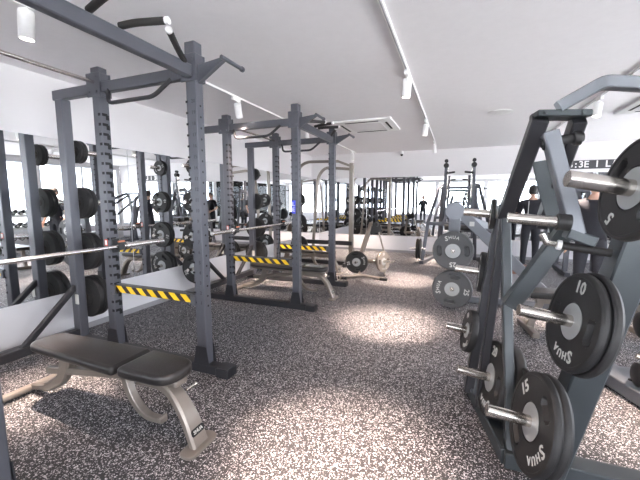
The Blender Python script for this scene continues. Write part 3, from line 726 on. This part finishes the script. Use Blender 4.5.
def flat_bench(x, y, rz, label):
    r = thing('flat_bench', label, 'bench', (x, y, 0), 'flat benches'); c, s = math.cos(rz), math.sin(rz)
    P = lambda a, b, z: V((x+a*c-b*s, y+a*s+b*c, z))
    ux, uy = (c, s, 0), (-s, c, 0)
    part('pad', M['pad'], lambda m: m.slab([(-.6, -.14), (.6, -.14), (.6, .14), (-.6, .14)], P(0, 0, .40), ux, uy, .07, .02, 3), r)
    part('spine', M['tan'], lambda m: m.beam(P(-.5, 0, .36), P(.5, 0, .36), .06, .07), r)
    for q in (-1, 1):
        part('leg', M['tan'], lambda m: m.beam(P(q*.45, 0, .34), P(q*.55, 0, .04), .06, .06), r)
        part('foot_bar', M['tan'], lambda m: m.beam(P(q*.56, -.25, .035), P(q*.56, .25, .035), .07, .06), r)
    return r
flat_bench(1.35, 4.35, .15, 'champagne framed flat bench behind the big right machine')
flat_bench(2.7, 6.6, 1.3, 'flat black bench by the dumbbell rack on the right')
r = thing('low_box_seat', 'small brown padded box seen through the big right machine', 'seat', (.95, 6.1, 0))
part('cushion', M['brown'], lambda m: m.box((.95, 6.1, .36), (.34, .34, .1), .03), r)
part('body', M['trim'], lambda m: m.box((.95, 6.1, .155), (.3, .3, .31), .01), r)

# second plate-loaded press behind, right
r = thing('press_machine', 'dark press machine behind the big right machine near the back mirror', 'exercise machine', (2.6, 8.2, 0))
for s in (-1, 1):
    part('side_frame', M['steel'], lambda m: m.sweep([V((2.6+s*.6, 7.8, .03)), V((2.6+s*.5, 8.1, 1.5)), V((2.6+s*.4, 8.6, 1.7)), V((2.6+s*.5, 8.9, .04))], .08, .08, (1, 0, 0), .15, .006, 4), r)
    part('press_arm', M['steel'], lambda m: m.sweep([V((2.6+s*.3, 8.5, 1.6)), V((2.6+s*.35, 7.9, 1.25)), V((2.6+s*.3, 7.6, 1.0))], .06, .06, (1, 0, 0), .1), r)
    part('grip_handle', M['grip'], lambda m: m.cyl((2.6+s*.3, 7.6, 1.0), (2.6+s*.1, 7.55, 1.0), .02, 10), r)
    part('base_rail', M['steel'], lambda m: m.beam((2.6+s*.6, 7.6, .04), (2.6+s*.55, 9.0, .04), .09, .08), r)
part('seat', M['pad'], lambda m: m.slab([(-.18, -.2), (.18, -.2), (.18, .2), (-.18, .2)], (2.6, 8.1, .45), (1, 0, 0), (0, 1, 0), .08, .02, 3), r)
part('back_pad', M['pad'], lambda m: m.slab([(-.15, 0), (.15, 0), (.15, .7), (-.15, .7)], (2.6, 8.4, .55), (1, 0, 0), (0, .25, 1), .07, .02, 3), r)
part('post', M['steel'], lambda m: m.beam((2.6, 8.3, .02), (2.6, 8.35, .6), .08, .1, (0, 1, 0)), r)
part('cross_beam', M['steel'], lambda m: m.beam((2.15, 8.55, 1.66), (3.05, 8.55, 1.66), .07, .07), r)

# dumbbell rack along the right wall
r = thing('dumbbell_rack', 'white and black two-tier dumbbell rack along the window wall', 'dumbbell rack', (4.05, 6.4, 0))
tiers = ((.98, 4.18), (.62, 4.02), (.28, 3.86))
for z, x in tiers:
    part('shelf', M['white'], lambda m: (m.beam((x-.09, 5.2, z), (x-.09, 7.6, z), .03, .06), m.beam((x+.09, 5.2, z+.03), (x+.09, 7.6, z+.03), .03, .06)), r)
for y in (5.25, 6.4, 7.55):
    part('upright', M['steel_dark'], lambda m: (m.beam((3.82, y, .05), (4.26, y, 1.02), .06, .05, (0, 1, 0)), m.beam((3.7, y, .03), (4.35, y, .03), .07, .06), m.beam((4.26, y, 1.02), (4.3, y, .05), .05, .05, (0, 1, 0))), r)
def dumbbell():
    r = thing('dumbbell', 'x', 'dumbbell', group='dumbbells on the rack')
    mb = MB(); mb.cyl((-.065, 0, 0), (.065, 0, 0), .015, 12); mb.build('handle', M['chrome'], r, off=(0, 0, 0))
    for s in (-1, 1):
        mb = MB(); mb.mat(0).cyl((s*.065, 0, 0), (s*.15, 0, 0), .062, 20, .008); mb.mat(1).cyl((s*.15, 0, 0), (s*.153, 0, 0), .035, 16, .001)
        mb.build('head', [M['rubber'], M['letter']], r, off=(0, 0, 0))
    index_kids(r); return r
db = dumbbell(); first = True
ordn = ['first', 'second', 'third', 'fourth', 'fifth', 'sixth', 'seventh', 'eighth', 'ninth', 'tenth', 'eleventh', 'twelfth']
for (z, x), tn in zip(tiers, ('top', 'middle', 'bottom')):
    for i in range(12):
        o = db if first else copy_tree(db); first = False
        o.location = (x, 5.35+i*.19, z+.105+.012)
        o.rotation_euler = (0, -.16, 0)
        tag(o, 'black dumbbell on %s tier of the window rack, %s from the camera end' % (tn, ordn[i]), 'dumbbell', 'dumbbells on the rack')

# ------------------------------------------------------------------ ceiling things
def track(x, y0, y1, label):
    mb = MB(); mb.beam((x, y0, H-.012), (x, y1, H-.012), .034, .022, c=.003)
    mb.cur = 1; mb.beam((x, y0+.02, H-.0245), (x, y1-.02, H-.0245), .010, .003, c=.0005)
    mb.thing('lighting_track', [M['white'], M['trim']], (x, (y0+y1)/2, H), label, 'lighting track', 'ceiling lighting tracks')
track(-2.64, -1.0, 9.2, 'long white lighting track on the ceiling above the power racks')
track(-.52, -1.0, 8.6, 'long white lighting track along the middle of the ceiling')
track(1.60, -1.0, 8.6, 'white lighting track at right above the big machine')
LAMPS = []
def spot(x, y, tilt, label, power=60, target=None, size=42):
    r = thing('track_spotlight', label, 'spotlight', (x, y, H-.02), 'white track spotlights')
    base = V((x, y, H-.03))
    t = V(target) if target else V((x, y, 0)); d = (t-(base-V((0, 0, .12)))).normalized()
    part('adapter_box', M['white'], lambda m: m.box((x, y, H-.045), (.036, .15, .045), .004), r)
    piv = V((x, y+.03, H-.11))
    part('stem', M['white'], lambda m: m.cyl((x, y+.03, H-.065), piv, .012, 10), r)
    c0 = piv-d*.03; c1 = piv+d*.15
    hd = part('lamp_head', M['white'], lambda m: m.lathe([(.03, 0), (.042, .006), (.045, .02), (.045, .178), (.043, .18), (.039, .18), (.037, .16)], c0, d, 24), r)
    part('lens', M['lamp'], lambda m: m.lathe([(.0, .0), (.037, .0), (.037, .003), (.0, .003)], c1-d*.012, d, 20, caps=False), hd)
    if power:
        li = bpy.data.lights.new('spot_light', 'SPOT'); li.energy = power; li.color = (1, .80, .66); li.spot_size = math.radians(size); li.spot_blend = 1; li.shadow_soft_size = .05
        fi = li.copy(); li.energy = power*.85; fi.energy = power*.13; fi.spot_size = math.radians(size+32); fi.color = (1, .76, .62)
        for q in (li, fi):
            o = bpy.data.objects.new('spot_light', q); C.objects.link(o); o.location = c1+d*.01
            o.rotation_euler = d.to_track_quat('-Z', 'Y').to_euler()
SP = 1250
spot(-2.64, 1.45, 0, 'white track spotlight at top left above the near power rack', SP*.62, (-2.85, 1.42, 0), 30)
spot(-2.64, 3.75, 0, 'white track spotlight between the two power racks', SP, (-3.1, 5.0, 0), 34)
spot(-2.64, 5.9, 0, 'white track spotlight above the far side of the second power rack', SP, (-2.3, 6.3, 0), 34)
spot(-2.64, 8.9, 0, 'white track spotlight in the back left corner', SP*.5, (-2.64, 9.0, 0), 70)
spot(-.52, 1.0, 0, 'white track spotlight on the middle track nearest the camera', SP, (-.58, 1.62, 0), 34)
spot(-.52, 3.65, 0, 'white track spotlight on the middle track, largest one seen', SP, (-.72, 3.9, 0), 34)
spot(-.52, 5.9, 0, 'white track spotlight on the middle track, second one seen', SP, (-.9, 6.2, 0), 34)
spot(-.52, 8.1, 0, 'white track spotlight on the middle track close to the back wall', SP, (-.4, 8.4, 0), 34)
spot(1.60, 5.4, 0, 'white track spotlight at right behind the machine top arm', SP, (1.3, 5.0, 0), 34)
spot(1.60, 2.9, 0, 'white track spotlight on the right track above the low frame', SP*.6, (1.3, 2.6, 0), 34)

def cassette(x, y, label):
    r = thing('air_conditioner', label, 'air conditioner', (x, y, H), 'ceiling air conditioners')
    def ro(a, b, rad):
        pts = []
        for sx, sy, a0 in ((1, -1, -90), (1, 1, 0), (-1, 1, 90), (-1, -1, 180)):
            for k in range(5):
                t = math.radians(a0+k*22.5); pts.append((sx*(a-rad)+rad*math.cos(t), sy*(b-rad)+rad*math.sin(t)))
        return pts
    part('panel', M['white'], lambda m: m.slab(ro(.5, .5, .03), (x, y, H-.03), (1, 0, 0), (0, 1, 0), .03, .006, 2), r)
    part('grille', M['paint'], lambda m: m.slab(ro(.30, .30, .05), (x, y, H-.036), (1, 0, 0), (0, 1, 0), .008, .002, 1), r)
    for dx, dy, sx, sy in ((0, .385, .56, .035), (0, -.385, .56, .035), (.385, 0, .035, .56), (-.385, 0, .035, .56)):
        part('air_slot', M['slot'], lambda m: m.box((x+dx, y+dy, H-.031), (sx, sy, .005), .001), r)
cassette(-1.52, 6.02, 'white ceiling air conditioner in front of the back left mirror')
cassette(2.62, 6.05, 'white ceiling air conditioner at right, cut by the picture edge')
r = thing('dome_camera', 'small white dome camera high on the back wall', 'security camera', (-1.42, 9.42, 2.66))
part('mount', M['white'], lambda m: (m.cyl((-1.42, 9.495, 2.68), (-1.42, 9.43, 2.68), .035, 16), m.cyl((-1.42, 9.42, 2.745), (-1.42, 9.42, 2.66), .045, 16)), r)
part('lens', M['slot'], lambda m: m.sphere((-1.42, 9.42, 2.65), .035, 14), r)
mb = MB(); mb.lathe([(.0, 0), (.15, 0), (.17, .006), (.17, .014)], (.54, 5.86, H-.014), (0, 0, 1), 32, caps=False)
mb.thing('ceiling_speaker', M['white'], (.54, 5.86, H), 'round white disc set flush in the ceiling', 'ceiling speaker')
for x, y, lb in ((-3.45, 1.9, 'left'), (-3.3, 4.9, 'middle')):
    pass
# sign on the back wall
mb = MB(); mb.box((2.72, YB-.012, 2.245), (.98, .02, .19), .003); mb.cur = 1
for i, ch in enumerate('13:3E I L/'):
    if ch != ' ': mb.text(ch, .20, frame(V((2.72-.44+i*.098, YB-.0225, 2.245)), V((1, 0, 0)), V((0, 0, 1)), V((0, -1, 0))), .002)
mb.thing('wall_sign', [M['sign'], M['white']], (2.72, YB-.02, 2.245), 'dark sign band with white characters high on the back wall', 'sign')

# ------------------------------------------------------------------ people
def skin_mesh(nodes, edges, root, sub=2):
    """nodes: dict name -> (co, (rx, ry)); returns verts, faces of the skinned surface"""
    keys = list(nodes); idx = {k: i for i, k in enumerate(keys)}
    me = bpy.data.meshes.new('sk'); me.from_pydata([tuple(nodes[k][0]) for k in keys], [(idx[a], idx[b]) for a, b in edges], [])
    ob = bpy.data.objects.new('sk', me); C.objects.link(ob)
    md = ob.modifiers.new('s', 'SKIN'); md.use_smooth_shade = True; md.branch_smoothing = .3
    sv = me.skin_vertices[0].data if me.skin_vertices else None
    if sv is None:
        bpy.context.view_layer.objects.active = ob; ob.select_set(True)
        bpy.ops.object.skin_root_mark() if False else None
        import bmesh
        bm = bmesh.new(); bm.from_mesh(me); lay = bm.verts.layers.skin.verify(); bm.to_mesh(me); bm.free()
        sv = me.skin_vertices[0].data
    for k in keys:
        r = nodes[k][1]; sv[idx[k]].radius = r if isinstance(r, tuple) else (r, r); sv[idx[k]].use_root = (k == root)
    ss = ob.modifiers.new('u', 'SUBSURF'); ss.levels = sub; ss.render_levels = sub
    dg = bpy.context.evaluated_depsgraph_get(); m2_ = bpy.data.meshes.new_from_object(ob.evaluated_get(dg))
    vs = [v.co.copy() for v in m2_.vertices]; fs = [list(p.vertices) for p in m2_.polygons]
    bpy.data.objects.remove(ob); bpy.data.meshes.remove(m2_); bpy.data.meshes.remove(me)
    return vs, fs
def head_shape(mb, c, s=1.):
    c = V(c); seg, rg = 28, 20; rings = []
    for i in range(1, rg):
        a = PI*i/rg; ring = []
        for j in range(seg):
            b = 2*PI*j/seg; x = math.sin(a)*math.cos(b); y = math.sin(a)*math.sin(b); z = math.cos(a)
            rx, ry, rz = .076, .095, .115
            if z < 0: rx *= 1-.30*(-z)**1.3; ry *= 1-.16*(-z)
            p = V((x*rx, y*ry, z*rz))
            if y < -.2:  # face: brow, nose, chin
                f = max(0, -y); w = math.exp(-(x/.16)**2)
                p.y -= .020*w*math.exp(-((z+.22)/.13)**2)*f; p.y -= .006*math.exp(-((z-.17)/.1)**2)*f
                p.y += .006*math.exp(-((z+.02)/.09)**2)*math.exp(-((abs(x)-.36)/.18)**2)
                p.y -= .010*w*math.exp(-((z+.80)/.16)**2)*f; p.y -= .005*w*math.exp(-((z+.52)/.06)**2)*f
            ring.append(c+p*s)
        rings.append(ring)
    mb.rings(rings)
    for q in (-1, 1):
        mb.sphere(c+V((q*.075, .012, -.008))*s, .028*s, 10, (.35, .8, 1.2))
    for q in (-1, 1):
        mb.cur = 1; mb.sphere(c+V((q*.030, -.080, .0))*s, .011*s, 8); mb.cur = 2; mb.sphere(c+V((q*.030, -.0885, .0))*s, .0055*s, 8)
    mb.cur = 3; mb.sphere(c+V((0, -.088, -.056))*s, .02*s, 8, (1.1, .35, .28)); mb.cur = 0
def person(loc, rz, label, arms, height=1.70, legs=None, headturn=0, mask=False, strap=False):
    k = height/1.70
    r = thing('person', label, 'person', loc); r.rotation_euler = (0, 0, rz)
    lg = legs or {}
    N = {'pel': (V((0, 0, .95)), (.15, .11)), 'wai': (V((0, .0, 1.08)), (.13, .095)), 'che': (V((0, .0, 1.26)), (.155, .11)), 'upc': (V((0, .01, 1.38)), (.13, .09)), 'nb': (V((0, .012, 1.455)), (.06, .058)), 'nk': (V((0, .0, 1.54)), (.052, .055))}
    E = [('pel', 'wai'), ('wai', 'che'), ('che', 'upc'), ('upc', 'nb'), ('nb', 'nk')]
    for q, s in (('L', 1), ('R', -1)):
        el, wr = arms[q]; el, wr = V(el), V(wr); sh = V((s*.165, .01, 1.385))
        N['sh'+q] = (sh, .062); N['ua'+q] = (sh.lerp(el, .5), .050); N['el'+q] = (el, .040); N['fa'+q] = (el.lerp(wr, .4), .037); N['wr'+q] = (wr, (.027, .022))
        d = (wr-el).normalized(); side = V((0, 0, 1)) if abs(d.z) < .7 else V((0, -1, 0))
        side = (side-d*side.dot(d)).normalized(); pn = d.cross(side)
        N['hp'+q] = (wr+d*.05, (.034, .018)); E += [('upc', 'sh'+q), ('sh'+q, 'ua'+q), ('ua'+q, 'el'+q), ('el'+q, 'fa'+q), ('fa'+q, 'wr'+q), ('wr'+q, 'hp'+q)]
        for i, (off, ln) in enumerate(((.028, .065), (.010, .075), (-.009, .07), (-.027, .055))):
            a = wr+d*.085+side*off; b = a+d*ln*.55+pn*.008; c_ = b+d*ln*.35+pn*.022
            N['f%d%s' % (i, q)] = (a, .0095); N['g%d%s' % (i, q)] = (b, .0085); N['h%d%s' % (i, q)] = (c_, .007)
            E += [('hp'+q, 'f%d%s' % (i, q)), ('f%d%s' % (i, q), 'g%d%s' % (i, q)), ('g%d%s' % (i, q), 'h%d%s' % (i, q))]
        t0 = wr+d*.03+side*.034; t1 = t0+(d*.5+side*.6+pn*.3).normalized()*.03; t2 = t1+(d*.9+side*.2+pn*.3).normalized()*.028
        N['t0'+q] = (t0, .012); N['t1'+q] = (t1, .010); N['t2'+q] = (t2, .008); E += [('wr'+q, 't0'+q), ('t0'+q, 't1'+q), ('t1'+q, 't2'+q)]
        kn, an = lg.get(q, ((s*.10, -.015, .50), (s*.11, .02, .085))); hp = V((s*.09, .0, .88)); kn, an = V(kn), V(an)
        N['hi'+q] = (hp, .088); N['th'+q] = (hp.lerp(kn, .5), .075); N['kn'+q] = (kn, .055); N['ca'+q] = (kn.lerp(an, .35), .052); N['an'+q] = (an, .036); N['to'+q] = (V((an.x*1.05, an.y-.13, .035)), (.035, .025))
        E += [('pel', 'hi'+q), ('hi'+q, 'th'+q), ('th'+q, 'kn'+q), ('kn'+q, 'ca'+q), ('ca'+q, 'an'+q), ('an'+q, 'to'+q)]
    def sc_(n): return {a: (p*k, tuple(x*k for x in (rr if isinstance(rr, tuple) else (rr, rr)))) for a, (p, rr) in n.items()}
    mb = MB(); vs, fs = skin_mesh(sc_(N), E, 'pel'); mb.add(vs, fs)
    hb = MB(); head_shape(hb, (0, 0, 0), k)
    rm = Matrix.Rotation(headturn, 4, 'Z'); hc = V((0, -.018, 1.615))*k
    for f, m_ in zip(hb.f, hb.m): mb.f.append([i+len(mb.v) for i in f]); mb.m.append(m_)
    mb.v += [rm @ v+hc for v in hb.v]
    mb.build('body', [M['skin'], M['eye'], M['slot'], M['red']], r, off=(0, 0, 0), ang=3.)
    segs = []
    for a, b in E:
        ra = N[a][1]; segs.append((a, b, N[a][0]*k, N[b][0]*k))
    nv = len(vs); me = bpy.data.meshes.new('b'); me.from_pydata([tuple(v) for v in vs], [], fs); me.update(); nr = [v.normal.copy() for v in me.vertices]; bpy.data.meshes.remove(me)
    def near(p):
        best = None
        for a, b, pa, pb in segs:
            d = pb-pa; t = max(0, min(1, (p-pa).dot(d)/d.length_squared)); q_ = (p-(pa+d*t)).length
            if best is None or q_ < best[0]: best = (q_, a, b, t)
        return best
    def cloth(test, dr, name, mat):
        keep = [f for f in fs if test(sum((vs[i] for i in f), V())/len(f))]
        ids = sorted({i for f in keep for i in f}); mp = {a: b for b, a in enumerate(ids)}
        mb = MB(); mb.add([vs[i]+nr[i]*dr for i in ids], [[mp[i] for i in f] for f in keep])
        o = mb.build(name, mat, r, off=(0, 0, 0), ang=3.)
        sm = o.modifiers.new('th', 'SOLIDIFY'); sm.thickness = .006; sm.offset = -1
    def shirt(p):
        q_, a, b, t = near(p)
        if a[:2] == 'ua' and t < .55: return True
        return a in ('pel', 'wai', 'che') and p.z > .93*k or (a == 'upc' and (b != 'nb' or t < .55)) or a[:2] == 'sh'
    def trous(p):
        q_, a, b, t = near(p)
        return p.z < 1.02*k and (a in ('pel', 'wai') or a[:2] in ('hi', 'th', 'kn') or (a[:2] == 'ca' and t < .9))
    cloth(shirt, .014*k, 't_shirt', M['shirt']); cloth(trous, .010*k, 'trousers', M['trouser'])
    for q in 'LR':
        a = N['an'+q][0]*k; mb = MB()
        vs, fs = skin_mesh({'a': (V((a.x, a.y+.035, .045*k)), (.045, .04)), 'b': (V((a.x*1.02, a.y-.06, .045*k)), (.05, .038)), 'c': (V((a.x*1.05, a.y-.155, .036*k)), (.045, .028)), 'd': (V((a.x, a.y+.01, .09*k)), (.042, .042))}, [('a', 'b'), ('b', 'c'), ('a', 'd')], 'a')
        zmin = min(v.z for v in vs); mb.add([V((v.x, v.y, max(v.z, zmin+.012)-zmin-.012)) for v in vs], fs); mb.build('shoe', M['shoe'], r, off=(0, 0, 0), ang=3.)
    # hair cap
    mb = MB(); rings = []; seg, rg = 28, 20
    for i in range(1, rg):
        a = PI*.80*i/rg; ring = []
        for j in range(seg):
            b = 2*PI*j/seg; x = math.sin(a)*math.cos(b); y = math.sin(a)*math.sin(b); z = math.cos(a)
            lim = -.5 if y > .1 else (.42 if y < -.5 else (-.1 if abs(x) < .97 else .1))
            w = (1.13+.012*math.sin(9*b+i)) if z > lim else .86
            ring.append(rm @ (V((x*.078*w, y*.098*w+.004, z*.118*w))*k)+hc)
        rings.append(ring)
    mb.rings(rings); mb.build('hair', M['hair'], r, off=(0, 0, 0), ang=3.)
    if mask:
        mb = MB(); vs = []
        rings = []
        for z in (-.075, -.05, -.02):
            rings.append([rm @ (V((x, -.100+.9*abs(x)**1.6-.006*(z == -.05), z))*k)+hc for x in np.linspace(-.062, .062, 9)])
        o = len(mb.v); n = 9
        for rg_ in rings: mb.v += rg_
        for i in range(2):
            for j in range(n-1): mb.f.append([o+i*n+j, o+i*n+j+1, o+(i+1)*n+j+1, o+(i+1)*n+j]); mb.m.append(0)
        mb.build('face_mask', M['white'], r, off=(0, 0, 0), ang=3.)
    if strap:
        mb = MB(); mb.tube([V((.07, .115, 1.42))*k, V((.075, .142, 1.25))*k, V((.08, .125, 1.02))*k], .006*k, 6, .1); mb.build('white_cord', M['white'], r, off=(0, 0, 0))
    return r
person((1.42, 8.0, 0), PI-.1, 'person with short black hair in black T-shirt, back turned, white cord down the back', {'L': ((.27, .03, 1.12), (.20, -.17, 1.02)), 'R': ((-.27, .03, 1.12), (-.20, -.17, 1.02))}, 1.71, strap=True)
person((1.66, 5.45, 0), -.25, 'person in black T-shirt and dark trousers standing behind the 5 plate', {'L': ((.26, .03, 1.12), (.24, -.12, .90)), 'R': ((-.26, .03, 1.12), (-.25, -.06, .88))}, 1.72, mask=False)
person((-1.78, -1.25, 0), PI+.1, 'person in dark clothes behind the camera, seen standing in the back mirror', {'L': ((.24, .03, 1.12), (.25, -.03, .87)), 'R': ((-.24, .03, 1.12), (-.25, -.03, .87))}, 1.66)

# ------------------------------------------------------------------ light, sky, camera
w = bpy.data.worlds.new('world'); sc.world = w; w.use_nodes = True
n = w.node_tree.nodes; l = w.node_tree.links; bg = n['Background']
tc = n.new('ShaderNodeTexCoord'); sp = n.new('ShaderNodeSeparateXYZ'); l.new(tc.outputs['Generated'], sp.inputs[0])
nz = n.new('ShaderNodeTexNoise'); nz.inputs['Scale'].default_value = 3; nz.inputs['Detail'].default_value = 4; l.new(tc.outputs['Generated'], nz.inputs['Vector'])
cr = n.new('ShaderNodeValToRGB'); cr.color_ramp.elements[0].position = .4; cr.color_ramp.elements[0].color = (.80, .84, .93, 1)
cr.color_ramp.elements[1].position = .6; cr.color_ramp.elements[1].color = (1, .97, .965, 1)
l.new(nz.outputs['Fac'], cr.inputs[0]); l.new(cr.outputs[0], bg.inputs['Color'])
bg.inputs['Strength'].default_value = 7
def portal(x, y, z, sx, sy, rot, name):
    li = bpy.data.lights.new(name, 'AREA'); li.shape = 'RECTANGLE'; li.size = sx; li.size_y = sy; li.cycles.is_portal = True
    o = bpy.data.objects.new(name, li); C.objects.link(o); o.location = (x, y, z); o.rotation_euler = rot
portal(XR+.2, (YF+YB)/2, (WZ0+WZ1)/2, WZ1-WZ0, YB-YF, (0, PI/2, 0), 'window_portal')
portal(0, YF-.35, (WZ0+WZ1)/2, XR-XL, WZ1-WZ0, (PI/2, 0, 0), 'window_portal_front')

su = bpy.data.lights.new('sun', 'SUN'); su.energy = 22; su.angle = .01; su.color = (1, .97, .92)
so = bpy.data.objects.new('sun', su); C.objects.link(so); so.rotation_euler = V((.50, .18, -.9)).to_track_quat('-Z', 'Y').to_euler()
cam = bpy.data.cameras.new('camera'); cam.sensor_width = 36; cam.sensor_fit = 'HORIZONTAL'; cam.lens = 340/640*36; cam.clip_start = .02; cam.clip_end = 200
co = bpy.data.objects.new('camera', cam); C.objects.link(co); co.location = (0, 0, 1.45)
co.rotation_euler = (math.radians(90-6.71), 0, math.radians(21.81)); sc.camera = co
vs_ = sc.view_settings; vs_.view_transform = 'Standard'; vs_.look = 'None'; vs_.gamma = 1; vs_.exposure = .58; vs_.use_curve_mapping = False
sc.cycles.use_denoising = True; sc.cycles.max_bounces = 14; sc.cycles.diffuse_bounces = 6; sc.cycles.glossy_bounces = 8; sc.cycles.transparent_max_bounces = 16
sc.cycles.sample_clamp_indirect = 8; sc.cycles.caustics_reflective = True; sc.cycles.caustics_refractive = False
